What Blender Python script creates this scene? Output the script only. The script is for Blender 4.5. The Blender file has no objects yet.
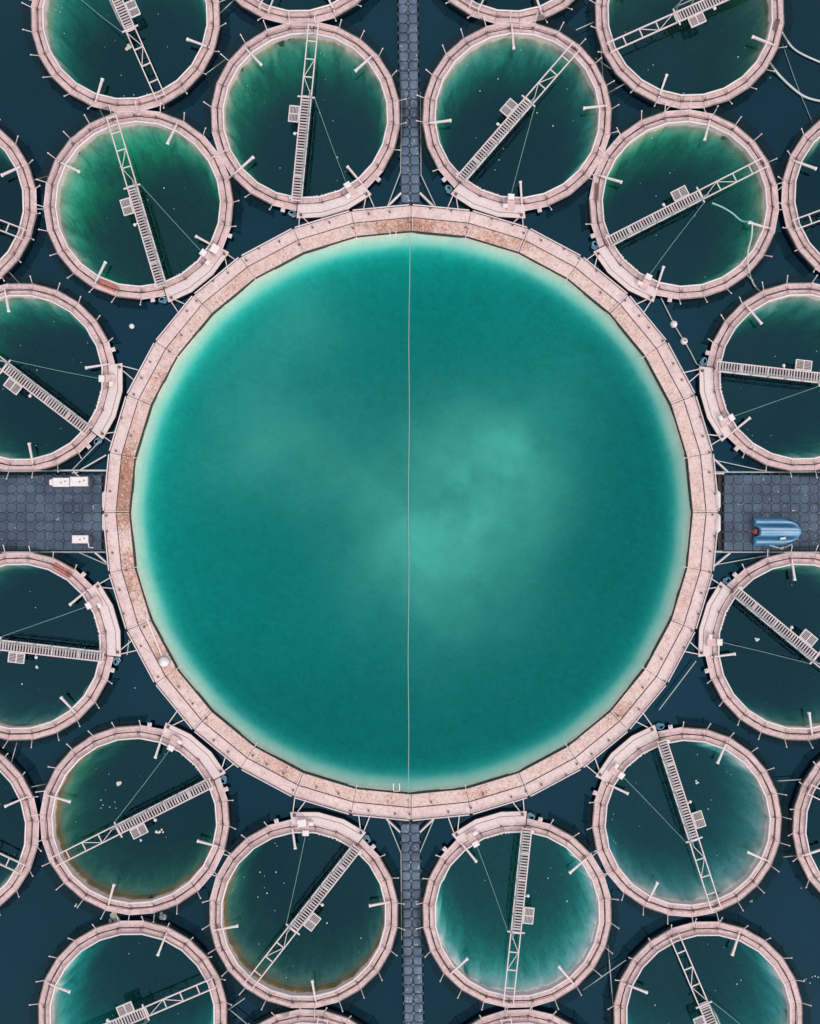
import bpy, bmesh, math, random
from mathutils import Vector, Matrix, noise
from mathutils.geometry import delaunay_2d_cdt
R = math.radians
random.seed(7)
scn = bpy.context.scene

# ------------------------------------------------------------ camera, sky, sun, exposure
S = 18.7          # picture pixels per metre at the water surface
H = 45.0          # flying height of the drone
cam_d = bpy.data.cameras.new('camera'); cam = bpy.data.objects.new('camera', cam_d)
scn.collection.objects.link(cam); scn.camera = cam
cam.location = (0, 0, H); cam.rotation_euler = (0, 0, 0)
cam_d.sensor_fit = 'VERTICAL'; cam_d.sensor_height = 24
cam_d.lens = 24 * H / (1024 / S)
cam_d.clip_start = 0.5; cam_d.clip_end = 3000

SUN_EL, SUN_AZ = R(33), R(140)      # azimuth measured clockwise from +Y
world = bpy.data.worlds.new('World'); scn.world = world; world.use_nodes = True
wn = world.node_tree.nodes; wl = world.node_tree.links
wn.clear()
sky = wn.new('ShaderNodeTexSky'); sky.sky_type = 'NISHITA'; sky.sun_disc = False
sky.sun_elevation = SUN_EL; sky.sun_rotation = SUN_AZ; sky.air_density = 1.0; sky.dust_density = 1.0
hsv = wn.new('ShaderNodeHueSaturation'); hsv.inputs['Saturation'].default_value = 0.45
bg = wn.new('ShaderNodeBackground'); bg.inputs['Strength'].default_value = 0.15
wo = wn.new('ShaderNodeOutputWorld')
bg.inputs['Strength'].default_value = 0.06
# overcast deck of cloud: brightest overhead, a third of that at the horizon, a little uneven
tcw = wn.new('ShaderNodeTexCoord'); sepw = wn.new('ShaderNodeSeparateXYZ'); wl.new(tcw.outputs['Generated'], sepw.inputs[0])
mr = wn.new('ShaderNodeMapRange'); wl.new(sepw.outputs[2], mr.inputs['Value']); mr.inputs['To Min'].default_value = .33; mr.inputs['To Max'].default_value = 1.0
nzw = wn.new('ShaderNodeTexNoise'); nzw.inputs['Scale'].default_value = 3.2; nzw.inputs['Detail'].default_value = 5; wl.new(tcw.outputs['Generated'], nzw.inputs['Vector'])
mr2 = wn.new('ShaderNodeMapRange'); wl.new(nzw.outputs['Fac'], mr2.inputs['Value']); mr2.inputs['From Min'].default_value = .3; mr2.inputs['From Max'].default_value = .7; mr2.inputs['To Min'].default_value = .8; mr2.inputs['To Max'].default_value = 1.2
mw = wn.new('ShaderNodeMath'); mw.operation = 'MULTIPLY'; wl.new(mr.outputs[0], mw.inputs[0]); wl.new(mr2.outputs[0], mw.inputs[1])
mw2 = wn.new('ShaderNodeMath'); mw2.operation = 'MULTIPLY'; wl.new(mw.outputs[0], mw2.inputs[0]); mw2.inputs[1].default_value = .62
cl = wn.new('ShaderNodeBackground'); cl.inputs['Color'].default_value = (.93, .98, 1.0, 1); wl.new(mw2.outputs[0], cl.inputs['Strength'])
adw = wn.new('ShaderNodeAddShader')
wl.new(sky.outputs[0], hsv.inputs['Color']); wl.new(hsv.outputs[0], bg.inputs['Color'])
wl.new(bg.outputs[0], adw.inputs[0]); wl.new(cl.outputs[0], adw.inputs[1]); wl.new(adw.outputs[0], wo.inputs['Surface'])

sd = bpy.data.lights.new('sun', 'SUN'); sd.energy = 0.8; sd.angle = R(18); sd.color = (1, .95, .88)
sun = bpy.data.objects.new('sun', sd); scn.collection.objects.link(sun)
dv = Vector((math.sin(SUN_AZ) * math.cos(SUN_EL), math.cos(SUN_AZ) * math.cos(SUN_EL), math.sin(SUN_EL)))
sun.rotation_euler = dv.to_track_quat('Z', 'Y').to_euler()
sun.location = dv * 60
scn.view_settings.view_transform = 'Standard'; scn.view_settings.look = 'None'
scn.view_settings.gamma = 1; scn.view_settings.exposure = 0.66

C = scn.collection

# ------------------------------------------------------------ helpers
def P(px, py, z=0.0):
    """world point seen at picture position (px, py) when it stands at height z"""
    k = (H - z) / H / S
    return Vector(((px - 410) * k, (512 - py) * k, z))

class MB:
    def __init__(s): s.v = []; s.f = []; s.m = []
    def add(s, vs, fs, mi=0):
        o = len(s.v); s.v += [tuple(v) for v in vs]
        s.f += [tuple(i + o for i in f) for f in fs]; s.m += [mi] * len(fs)
    def prism(s, pts, z0, z1, mi=0, bev=0.0):
        n = len(pts)
        if bev > 0:
            c = [sum(p[0] for p in pts) / n, sum(p[1] for p in pts) / n]
            def ins(p):
                d = math.hypot(p[0] - c[0], p[1] - c[1]) or 1
                k = max(0, 1 - bev * 1.3 / d); return (c[0] + (p[0] - c[0]) * k, c[1] + (p[1] - c[1]) * k)
            rings = [[(p[0], p[1], z0) for p in pts], [(p[0], p[1], z1 - bev) for p in pts], [(*ins(p), z1) for p in pts]]
        else:
            rings = [[(p[0], p[1], z0) for p in pts], [(p[0], p[1], z1) for p in pts]]
        vs = [v for r in rings for v in r]; fs = [tuple(range(n))[::-1], tuple(range((len(rings) - 1) * n, len(rings) * n))]
        for k in range(len(rings) - 1):
            for i in range(n):
                j = (i + 1) % n; fs.append((k * n + i, k * n + j, (k + 1) * n + j, (k + 1) * n + i))
        s.add(vs, fs, mi)
    def box(s, c, size, rz=0, bev=0.0, mi=0):
        hx, hy = size[0] / 2, size[1] / 2; ca, sa = math.cos(rz), math.sin(rz)
        pts = [(c[0] + x * ca - y * sa, c[1] + x * sa + y * ca) for x, y in ((-hx, -hy), (hx, -hy), (hx, hy), (-hx, hy))]
        s.prism(pts, c[2] - size[2] / 2, c[2] + size[2] / 2, mi, bev)
    def tube(s, pts, r, n=8, mi=0, r2=None, closed=False):
        pts = [Vector(p) for p in pts]; m = len(pts); vs = []; fs = []
        for i, p in enumerate(pts):
            if closed: t = pts[(i + 1) % m] - pts[i - 1]
            else: t = pts[min(i + 1, m - 1)] - pts[max(i - 1, 0)]
            t.normalize()
            up = Vector((0, 0, 1)) if abs(t.z) < .9 else Vector((1, 0, 0))
            a = t.cross(up).normalized(); b = a.cross(t).normalized()
            rr = r if r2 is None else r + (r2 - r) * i / (m - 1)
            for k in range(n):
                w = 2 * math.pi * k / n + math.pi / n
                vs.append(p + a * math.cos(w) * rr + b * math.sin(w) * rr)
        for i in range(m if closed else m - 1):
            i2 = (i + 1) % m
            for k in range(n):
                k2 = (k + 1) % n; fs.append((i * n + k, i * n + k2, i2 * n + k2, i2 * n + k))
        if not closed: fs += [tuple(range(n))[::-1], tuple(range((m - 1) * n, m * n))]
        s.add(vs, fs, mi)
    def lathe(s, prof, n, a0=0, mi=0, wob=0, cap=False, seed=0, cx=0, cy=0, wz=False):
        vs = []; fs = []; m = len(prof)
        for j, (r, z) in enumerate(prof):
            for i in range(n):
                a = a0 + 2 * math.pi * i / n
                w = 0
                if wob and z < 0.1: w = wob * min(1, -z + .45) * noise.noise(Vector((math.cos(a) * 5, math.sin(a) * 5, z * .35 + seed)))
                if wob and z < 0.02: w += wob * .35 * noise.noise(Vector((math.cos(a) * 16, math.sin(a) * 16, z * .5 + seed + 9)))
                vs.append((cx + (r + w) * math.cos(a), cy + (r + w) * math.sin(a), z))
        for j in range(m - 1):
            for i in range(n):
                k = (i + 1) % n; fs.append((j * n + i, j * n + k, (j + 1) * n + k, (j + 1) * n + i))
        if cap: fs.append(tuple(range((m - 1) * n, m * n)))
        if cap == 'both': fs.append(tuple(range(n))[::-1])
        s.add(vs, fs, mi)
    def build(s, name, mats, parent=None, smooth=False, loc=None, rz=None, fix=True):
        me = bpy.data.meshes.new(name); me.from_pydata(s.v, [], s.f)
        if not isinstance(mats, (list, tuple)): mats = [mats]
        for m in mats: me.materials.append(m)
        for p, mi in zip(me.polygons, s.m): p.material_index = mi; p.use_smooth = smooth
        if fix:
            bm = bmesh.new(); bm.from_mesh(me); bmesh.ops.recalc_face_normals(bm, faces=bm.faces); bm.to_mesh(me); bm.free()
        me.update()
        o = bpy.data.objects.new(name, me); C.objects.link(o)
        if parent: o.parent = parent
        if loc is not None: o.location = loc
        if rz is not None: o.rotation_euler = (0, 0, rz)
        return o

def tag(o, label=None, cat=None, group=None, kind=None):
    if label: o['label'] = label
    if cat: o['category'] = cat
    if group: o['group'] = group
    if kind: o['kind'] = kind
    return o
def empty(name, loc, rz=0):
    o = bpy.data.objects.new(name, None); C.objects.link(o); o.location = loc; o.rotation_euler = (0, 0, rz)
    o.empty_display_size = .3; return o
def copy_tree(o, parent=None):
    c = o.copy(); C.objects.link(c); c.parent = parent
    for ch in kids.get(o, []): kids.setdefault(c, []).append(copy_tree(ch, c))
    return c
kids = {}
def index_kids():
    kids.clear()
    for o in list(bpy.data.objects):
        if o.parent: kids.setdefault(o.parent, []).append(o)

# ------------------------------------------------------------ materials
def mat(name):
    m = bpy.data.materials.new(name); m.use_nodes = True
    nt = m.node_tree; nt.nodes.clear()
    out = nt.nodes.new('ShaderNodeOutputMaterial')
    return m, nt, nt.nodes, nt.links, out
def noise_n(ns, ls, vec, scale, detail=4, rough=.55, dist=0):
    n = ns.new('ShaderNodeTexNoise'); n.inputs['Scale'].default_value = scale; n.inputs['Detail'].default_value = detail
    n.inputs['Roughness'].default_value = rough; n.inputs['Distortion'].default_value = dist
    ls.new(vec, n.inputs['Vector']); return n.outputs['Fac']
def ramp(ns, ls, fac, stops):
    r = ns.new('ShaderNodeValToRGB'); e = r.color_ramp.elements
    while len(e) < len(stops): e.new(0.5)
    for k, (p, c) in enumerate(stops):
        e[k].position = p; e[k].color = (*c, 1) if len(c) == 3 else c
    ls.new(fac, r.inputs[0]); return r.outputs[0]
def mix(ns, ls, fac, a, b, mode='MIX'):
    m = ns.new('ShaderNodeMix'); m.data_type = 'RGBA'; m.blend_type = mode
    for sock, v in ((m.inputs[0], fac), (m.inputs[6], a), (m.inputs[7], b)):
        if hasattr(v, 'type') and not isinstance(v, (tuple, float, int)): ls.new(v, sock)
        else: sock.default_value = v if isinstance(v, (float, int)) else (*v, 1)
    return m.outputs[2]
def math_n(ns, ls, op, a, b=0.0, clamp=False):
    m = ns.new('ShaderNodeMath'); m.operation = op; m.use_clamp = clamp
    for k, v in enumerate((a, b)):
        if isinstance(v, (float, int)): m.inputs[k].default_value = v
        else: ls.new(v, m.inputs[k])
    return m.outputs[0]
def geo_pos(ns):
    return ns.new('ShaderNodeNewGeometry').outputs['Position']

def paint(name, base, dirt, rough=.7, grime=.5, speck=True, spec_c=(.16, .1, .085), metal=0, bump=.15, rust=None):
    m, nt, ns, ls, out = mat(name)
    b = ns.new('ShaderNodeBsdfPrincipled'); ls.new(b.outputs[0], out.inputs[0])
    pos = geo_pos(ns)
    f = noise_n(ns, ls, pos, 1.1, 5, .6)
    f2 = ramp(ns, ls, f, [(.38, (0, 0, 0)), (.68, (1, 1, 1))])
    col = mix(ns, ls, math_n(ns, ls, 'MULTIPLY', f2, grime), base, dirt)
    g = noise_n(ns, ls, pos, 9, 4, .7)
    g2 = ramp(ns, ls, g, [(.35, (.86, .84, .84)), (.65, (1.04, 1.03, 1.03))])
    col = mix(ns, ls, 1.0, col, g2, 'MULTIPLY')
    if speck:
        d2 = ramp(ns, ls, noise_n(ns, ls, pos, 3.1, 6, .72, 1.2), [(.48, (0, 0, 0)), (.60, (1, 1, 1))])
        col = mix(ns, ls, math_n(ns, ls, 'MULTIPLY', d2, .5), col, tuple(x * .66 for x in dirt))
    if rust:
        col = rust(ns, ls, pos, col)
    if speck:
        s = noise_n(ns, ls, pos, 6.5, 3, .7, .4)
        s2 = ramp(ns, ls, s, [(.66, (0, 0, 0)), (.73, (1, 1, 1))])
        col = mix(ns, ls, math_n(ns, ls, 'MULTIPLY', s2, .6), col, spec_c)
    ls.new(col, b.inputs['Base Color']); b.inputs['Roughness'].default_value = rough; b.inputs['Metallic'].default_value = metal
    if bump:
        bp = ns.new('ShaderNodeBump'); bp.inputs['Strength'].default_value = bump; bp.inputs['Distance'].default_value = .02
        ls.new(g, bp.inputs['Height']); ls.new(bp.outputs[0], b.inputs['Normal'])
    return m
def rust_band(ns, ls, pos, col):
    # rust and droppings on the inner lane, heaviest on the west and north arcs of the ring
    n = noise_n(ns, ls, pos, .32, 3, .5)
    sp = ns.new('ShaderNodeSeparateXYZ'); ls.new(pos, sp.inputs[0])
    dx = math_n(ns, ls, 'ADD', sp.outputs[0], 15.6); dy = math_n(ns, ls, 'ADD', sp.outputs[1], -1.6)
    d = math_n(ns, ls, 'ADD', math_n(ns, ls, 'MULTIPLY', dx, dx), math_n(ns, ls, 'MULTIPLY', math_n(ns, ls, 'MULTIPLY', dy, dy), .22))
    w = math_n(ns, ls, 'SUBTRACT', .34, math_n(ns, ls, 'MULTIPLY', d, .14), True)
    dx2 = math_n(ns, ls, 'ADD', sp.outputs[0], -2.5); dy2 = math_n(ns, ls, 'ADD', sp.outputs[1], -15.3)
    d2 = math_n(ns, ls, 'ADD', math_n(ns, ls, 'MULTIPLY', math_n(ns, ls, 'MULTIPLY', dx2, dx2), .1), math_n(ns, ls, 'MULTIPLY', dy2, dy2))
    w2 = math_n(ns, ls, 'SUBTRACT', .20, math_n(ns, ls, 'MULTIPLY', d2, .05), True)
    k = math_n(ns, ls, 'ADD', math_n(ns, ls, 'ADD', n, w), w2)
    fine = noise_n(ns, ls, pos, 3.4, 6, .75, .8)
    a = math_n(ns, ls, 'MULTIPLY', k, fine)
    t = ramp(ns, ls, a, [(.28, (0, 0, 0)), (.42, (1, 1, 1))])
    col = mix(ns, ls, math_n(ns, ls, 'MULTIPLY', t, .85), col, (.80, .34, .19))
    fine2 = noise_n(ns, ls, pos, 7.5, 4, .8, 1.5)
    t2 = ramp(ns, ls, math_n(ns, ls, 'MULTIPLY', fine2, math_n(ns, ls, 'ADD', k, .35)), [(.48, (0, 0, 0)), (.55, (1, 1, 1))])
    col = mix(ns, ls, math_n(ns, ls, 'MULTIPLY', t2, .85), col, (.20, .10, .075))
    fine3 = noise_n(ns, ls, pos, 5.1, 4, .7, 1.0)
    t4 = ramp(ns, ls, noise_n(ns, ls, pos, 8.5, 3, .7, .8), [(.57, (0, 0, 0)), (.63, (1, 1, 1))])
    col = mix(ns, ls, math_n(ns, ls, 'MULTIPLY', t4, .7), col, (.30, .15, .11))
    t3 = ramp(ns, ls, fine3, [(.60, (0, 0, 0)), (.68, (1, 1, 1))])
    return mix(ns, ls, math_n(ns, ls, 'MULTIPLY', t3, .5), col, (.80, .70, .67))

M = {}
M['deck'] = paint('pale_pink_deck', (.75, .51, .50), (.56, .37, .36), grime=.7)
M['deck_in'] = paint('pale_inner_walkway', (.77, .54, .53), (.58, .38, .36), grime=.8)
M['platform'] = paint('platform_sheet', (.76, .60, .585), (.66, .49, .47), grime=.5, speck=False)
M['ring_out'] = paint('ring_outer_lane', (.76, .57, .55), (.64, .43, .40), grime=.6)
M['ring_in'] = paint('ring_inner_lane', (.75, .55, .51), (.68, .43, .37), grime=.8, rust=rust_band)
M['white'] = paint('galvanised_white', (.74, .60, .59), (.56, .43, .42), rough=.45, speck=False, bump=0, grime=.3)
M['bright'] = paint('white_paint', (.80, .71, .70), (.68, .57, .56), rough=.5, speck=False, bump=0, grime=.3)
M['grate'] = paint('grating_metal', (.62, .48, .48), (.42, .32, .32), rough=.6, speck=False, bump=0)
M['steel'] = paint('dull_steel', (.34, .36, .37), (.22, .22, .23), rough=.45, speck=False, bump=0)
M['black'] = paint('black_float', (.012, .012, .014), (.03, .032, .03), rough=.5, speck=False, bump=0)
M['brown'] = paint('brown_wood', (.2, .12, .1), (.12, .07, .06), rough=.8, speck=False)
M['stub'] = paint('dark_bracket', (.12, .07, .07), (.2, .12, .11), rough=.7, speck=False, bump=0)
M['orange'] = paint('red_orange_paint', (.62, .10, .05), (.5, .2, .13), rough=.6)
M['rope'] = paint('pale_rope', (.50, .50, .47), (.35, .37, .35), rough=.9, speck=False, bump=0)
M['rope_grn'] = paint('wet_green_rope', (.16, .28, .27), (.22, .33, .31), rough=.9, speck=False, bump=0)
M['rope_mid'] = paint('weathered_rope', (.36, .46, .42), (.3, .4, .38), rough=.9, speck=False, bump=0)
M['hose_g'] = paint('sea_green_hose', (.22, .50, .44), (.3, .5, .46), rough=.6, speck=False, bump=0)
M['hose_b'] = paint('blue_hose', (.13, .30, .40), (.38, .50, .55), rough=.5, speck=False, bump=0)
M['hose_w'] = paint('pale_hose', (.6, .62, .58), (.42, .5, .48), rough=.6, speck=False, bump=0)
M['foam'] = paint('tan_foam', (.62, .54, .42), (.75, .7, .62), rough=.9, speck=False)
M['foam_w'] = paint('white_foam', (.6, .68, .66), (.75, .75, .72), rough=.9, speck=False)
M['red'] = paint('red_plastic', (.45, .07, .05), (.3, .05, .04), rough=.5, speck=False)
M['dark'] = paint('charcoal_plastic', (.035, .04, .05), (.06, .06, .07), rough=.55, speck=False, bump=0)

def dock_mat(name, a, b, spk):
    m, nt, ns, ls, out = mat(name)
    bs = ns.new('ShaderNodeBsdfPrincipled'); ls.new(bs.outputs[0], out.inputs[0]); pos = geo_pos(ns)
    f = ramp(ns, ls, noise_n(ns, ls, pos, .7, 4, .6), [(.35, a), (.68, b)])
    g = ramp(ns, ls, noise_n(ns, ls, pos, 14, 4, .75), [(.3, (.72, .74, .78)), (.7, (1.2, 1.17, 1.15))])
    c = mix(ns, ls, 1.0, f, g, 'MULTIPLY')
    s = ramp(ns, ls, noise_n(ns, ls, pos, 4.2, 5, .75, .8), [(spk, (0, 0, 0)), (spk + .06, (1, 1, 1))])
    c = mix(ns, ls, math_n(ns, ls, 'MULTIPLY', s, .75), c, (.50, .50, .52))
    oi = ns.new('ShaderNodeObjectInfo'); c = mix(ns, ls, 1.0, c, ramp(ns, ls, oi.outputs['Random'], [(0, (.78, .8, .82)), (1, (1.2, 1.18, 1.16))]), 'MULTIPLY')
    ls.new(c, bs.inputs['Base Color']); bs.inputs['Roughness'].default_value = .6
    return m
M['float'] = dock_mat('slate_float_plastic', (.030, .050, .082), (.070, .102, .150), .62)
M['float_n'] = dock_mat('blue_grey_float_plastic', (.058, .088, .135), (.105, .145, .205), .585)

def net_mat():
    m, nt, ns, ls, out = mat('dark_bird_net')
    d = ns.new('ShaderNodeBsdfDiffuse'); d.inputs[0].default_value = (.012, .02, .022, 1)
    t = ns.new('ShaderNodeBsdfTransparent'); mx = ns.new('ShaderNodeMixShader')
    f = noise_n(ns, ls, geo_pos(ns), 2.5, 3); fr = ramp(ns, ls, f, [(.3, (.36, .36, .36)), (.7, (.62, .62, .62))])
    ls.new(fr, mx.inputs[0]); ls.new(t.outputs[0], mx.inputs[1]); ls.new(d.outputs[0], mx.inputs[2]); ls.new(mx.outputs[0], out.inputs[0])
    return m
M['net'] = net_mat()

def ripple(ns, ls, strength):
    pos = geo_pos(ns)
    a = noise_n(ns, ls, pos, .9, 4, .6); b = noise_n(ns, ls, pos, 7, 2, .5)
    h = math_n(ns, ls, 'ADD', a, math_n(ns, ls, 'MULTIPLY', b, .25))
    bp = ns.new('ShaderNodeBump'); bp.inputs['Strength'].default_value = strength; bp.inputs['Distance'].default_value = .03
    ls.new(h, bp.inputs['Height']); return bp.outputs[0]
def lake_mat():
    m, nt, ns, ls, out = mat('lake_water')
    b = ns.new('ShaderNodeBsdfPrincipled'); ls.new(b.outputs[0], out.inputs[0]); pos = geo_pos(ns)
    c = ramp(ns, ls, noise_n(ns, ls, pos, .09, 4, .6), [(.35, (.001, .005, .011)), (.65, (.002, .010, .022))])
    ls.new(c, b.inputs['Base Color']); b.inputs['Roughness'].default_value = .03; b.inputs['IOR'].default_value = 1.50; b.inputs['Specular Tint'].default_value = (.22, .72, 1, 1)
    ls.new(ripple(ns, ls, .16), b.inputs['Normal']); return m
M['lake'] = lake_mat()
def water_mats(name, sigma, body, bmix, glow_patches=None):
    """tinted clear water: a mirror-like skin over an absorbing body, with a little suspended matter and optional painted sky glow at the top"""
    res = []
    for top in (True, False):
        m, nt, ns, ls, out = mat(name + ('_surface' if top else '_edge'))
        tr = ns.new('ShaderNodeBsdfTransparent')
        if top:
            gl = ns.new('ShaderNodeBsdfGlossy'); gl.inputs['Roughness'].default_value = .03; gl.inputs['Color'].default_value = (.24, .74, 1, 1)
            nm = ripple(ns, ls, .07); ls.new(nm, gl.inputs['Normal'])
            # Schlick reflectance, the same for rays coming up from below
            gm = ns.new('ShaderNodeNewGeometry'); dt = ns.new('ShaderNodeVectorMath'); dt.operation = 'DOT_PRODUCT'
            ls.new(gm.outputs['Normal'], dt.inputs[0]); ls.new(gm.outputs['Incoming'], dt.inputs[1])
            ac = math_n(ns, ls, 'ABSOLUTE', dt.outputs['Value'])
            F0 = .044 if not glow_patches else .012
            fr = math_n(ns, ls, 'ADD', math_n(ns, ls, 'MULTIPLY', math_n(ns, ls, 'POWER', math_n(ns, ls, 'SUBTRACT', 1.0, ac, True), 5.0), 1 - F0), F0, True)
            df = ns.new('ShaderNodeBsdfDiffuse')
            pos = geo_pos(ns)
            f = noise_n(ns, ls, pos, .16 if glow_patches else .35, 5, .55, .3)
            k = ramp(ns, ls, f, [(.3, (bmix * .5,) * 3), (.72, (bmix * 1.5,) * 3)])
            if glow_patches:  # soft glow of bright sky on the basin, painted as pale patches in its colour
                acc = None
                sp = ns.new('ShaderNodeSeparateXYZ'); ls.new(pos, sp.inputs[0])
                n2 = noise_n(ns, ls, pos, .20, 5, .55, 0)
                for (cx, cy, rr, am) in glow_patches:
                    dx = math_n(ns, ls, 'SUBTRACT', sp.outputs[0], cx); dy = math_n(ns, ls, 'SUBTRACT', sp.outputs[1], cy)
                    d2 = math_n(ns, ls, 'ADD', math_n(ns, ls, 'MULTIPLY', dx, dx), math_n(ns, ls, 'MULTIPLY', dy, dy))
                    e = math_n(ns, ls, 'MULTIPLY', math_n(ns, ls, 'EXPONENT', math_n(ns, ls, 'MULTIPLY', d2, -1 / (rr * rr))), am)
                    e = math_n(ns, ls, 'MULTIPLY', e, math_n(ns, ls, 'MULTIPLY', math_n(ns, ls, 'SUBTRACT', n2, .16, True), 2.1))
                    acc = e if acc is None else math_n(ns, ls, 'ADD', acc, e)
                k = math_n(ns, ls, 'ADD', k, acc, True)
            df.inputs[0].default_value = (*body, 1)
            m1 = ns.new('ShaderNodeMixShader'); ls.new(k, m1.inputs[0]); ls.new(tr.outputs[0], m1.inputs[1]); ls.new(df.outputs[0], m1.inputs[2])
            m2 = ns.new('ShaderNodeMixShader'); ls.new(fr, m2.inputs[0]); ls.new(m1.outputs[0], m2.inputs[1]); ls.new(gl.outputs[0], m2.inputs[2])
            ls.new(m2.outputs[0], out.inputs[0])
        else: ls.new(tr.outputs[0], out.inputs[0])
        va = ns.new('ShaderNodeVolumeAbsorption'); dmax = max(sigma) * 1.001
        va.inputs['Density'].default_value = dmax
        va.inputs['Color'].default_value = tuple(1 - s / dmax for s in sigma) + (1,)
        ls.new(va.outputs[0], out.inputs['Volume'])
        res.append(m)
    return res
def liner_mat(name, pale, algae, amount, edge, edge_amt, seed, var=1.0):
    m, nt, ns, ls, out = mat(name)
    b = ns.new('ShaderNodeBsdfDiffuse'); ls.new(b.outputs[0], out.inputs[0])
    tc = ns.new('ShaderNodeTexCoord')
    mp = ns.new('ShaderNodeMapping'); ls.new(tc.outputs['Object'], mp.inputs[0]); mp.inputs['Scale'].default_value = (1, 1, .34); mp.inputs['Location'].default_value = (seed * 3.1, seed * 1.7, 0)
    f = noise_n(ns, ls, mp.outputs[0], .9, 5, .65, .6)
    c = mix(ns, ls, ramp(ns, ls, f, [(.62 - amount * .4, (0, 0, 0)), (.8 - amount * .4, (1, 1, 1))]), pale, algae)
    f2 = noise_n(ns, ls, mp.outputs[0], 2.4, 5, .7, 1.0)
    c = mix(ns, ls, 1.0, c, ramp(ns, ls, f2, [(.3, (1 - .45 * var, 1 - .4 * var, 1 - .4 * var)), (.66, (1 + .15 * var, 1 + .12 * var, 1 + .1 * var))]), 'MULTIPLY')
    # growth along the waterline
    sp = ns.new('ShaderNodeSeparateXYZ'); ls.new(tc.outputs['Object'], sp.inputs[0])
    z = math_n(ns, ls, 'ADD', sp.outputs[2], math_n(ns, ls, 'MULTIPLY', f2, .9))
    e = ramp(ns, ls, math_n(ns, ls, 'ADD', math_n(ns, ls, 'MULTIPLY', z, .5), .5), [(.30, (0, 0, 0)), (.55, (1, 1, 1)), (.74, (1, 1, 1)), (.80, (0, 0, 0))])
    c = mix(ns, ls, math_n(ns, ls, 'MULTIPLY', e, edge_amt), c, edge)
    up = ramp(ns, ls, math_n(ns, ls, 'ADD', math_n(ns, ls, 'MULTIPLY', sp.outputs[2], 1.0), math_n(ns, ls, 'MULTIPLY', f2, .5)), [(.28, (0, 0, 0)), (.36, (1, 1, 1))])
    c = mix(ns, ls, up, c, (.62, .46, .44))
    ls.new(c, b.inputs[0]); return m

# ------------------------------------------------------------ where the enclosures float: (px, py) of the ring centre, angle of the bridge's deck end
TANKS = [
 # px, py, angle, kind of water, label
 (125.5, 17.5, 114, 'green',  'pink ring enclosure cut by top edge, left of the one whose ladder points straight up'),
 (138.6, 204.5, -73.5, 'bright', 'pink ring enclosure with red ladder on its deck, upper left of the giant basin'),
 (-57.8, 203.7, 159, 'dark', 'ring enclosure cut by left edge, upper one of two showing only a sliver'),
 (305.5, 116.2, -95.5, 'green', 'ring enclosure left of the northern float walkway with upright bridge over green water'),
 (517, 116.3, -131, 'green', 'ring enclosure right of the northern float walkway with diagonal bridge'),
 (298, -70, 68, 'dark', 'ring enclosure showing only its lower rim at top edge, left of the float walkway'),
 (511.5, -70, 65, 'dark', 'ring enclosure showing only its lower rim at top edge, right of the float walkway'),
 (689.5, 14, 24, 'olive', 'ring enclosure cut by top edge with olive green water and brown board, upper right'),
 (684, 204.5, -153, 'green', 'ring enclosure with a sunken pale hose in its water, upper right of the giant basin'),
 (876, 196, 20, 'dark', 'ring enclosure cut by right edge beside the looped pale hoses, upper sliver'),
 (21, 377.7, -37.5, 'teal', 'ring enclosure just above the left dock, its bridge sloping down to the right'),
 (801, 377, 173.5, 'teal', 'ring enclosure just above the right dock with the nearly level bridge'),
 (19, 646, -6.5, 'dark', 'ring enclosure just below the left dock with orange ladder on its deck'),
 (800, 646, 140.4, 'dark', 'ring enclosure just below the right dock and blue boat'),
 (134.8, 820, 26.7, 'brown', 'ring enclosure with tan foam clumps floating in it, lower left of the giant basin'),
 (-55.6, 829.5, 155, 'dark', 'ring enclosure cut by left edge, lower one of two showing only a sliver'),
 (132.7, 1015, -157, 'tealp', 'ring enclosure cut by bottom edge at lower left with pale teal left side'),
 (303.7, 913.5, 51.9, 'brown', 'ring enclosure left of the southern float walkway with brown growth along lower rim'),
 (517, 913, 84, 'milky', 'ring enclosure right of the southern float walkway with white billowing liner'),
 (687, 822, 107.9, 'pale', 'ring enclosure with pale green right side, lower right of the giant basin'),
 (708, 1016, -67, 'tealp', 'ring enclosure cut by bottom edge at lower right with ladder toward upper left'),
 (887, 826.5, -26, 'dark', 'ring enclosure cut by right edge, lower sliver'),
 (308, 1104, -100, 'dark', 'ring enclosure showing only its upper rim at bottom edge, left of the float walkway'),
 (521, 1104, -80, 'dark', 'ring enclosure showing only its upper rim at bottom edge, right of the float walkway'),
]
RO, RM, RI = 5.02, 4.71, 4.37       # outer edge, lane split, inner edge of a small ring
ZD = .30
BC = P(411, 512.5, .35); BC.z = 0   # centre of the big basin
BO, BM, BI = 16.26, 15.68, 14.92
ZB = .36

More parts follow.
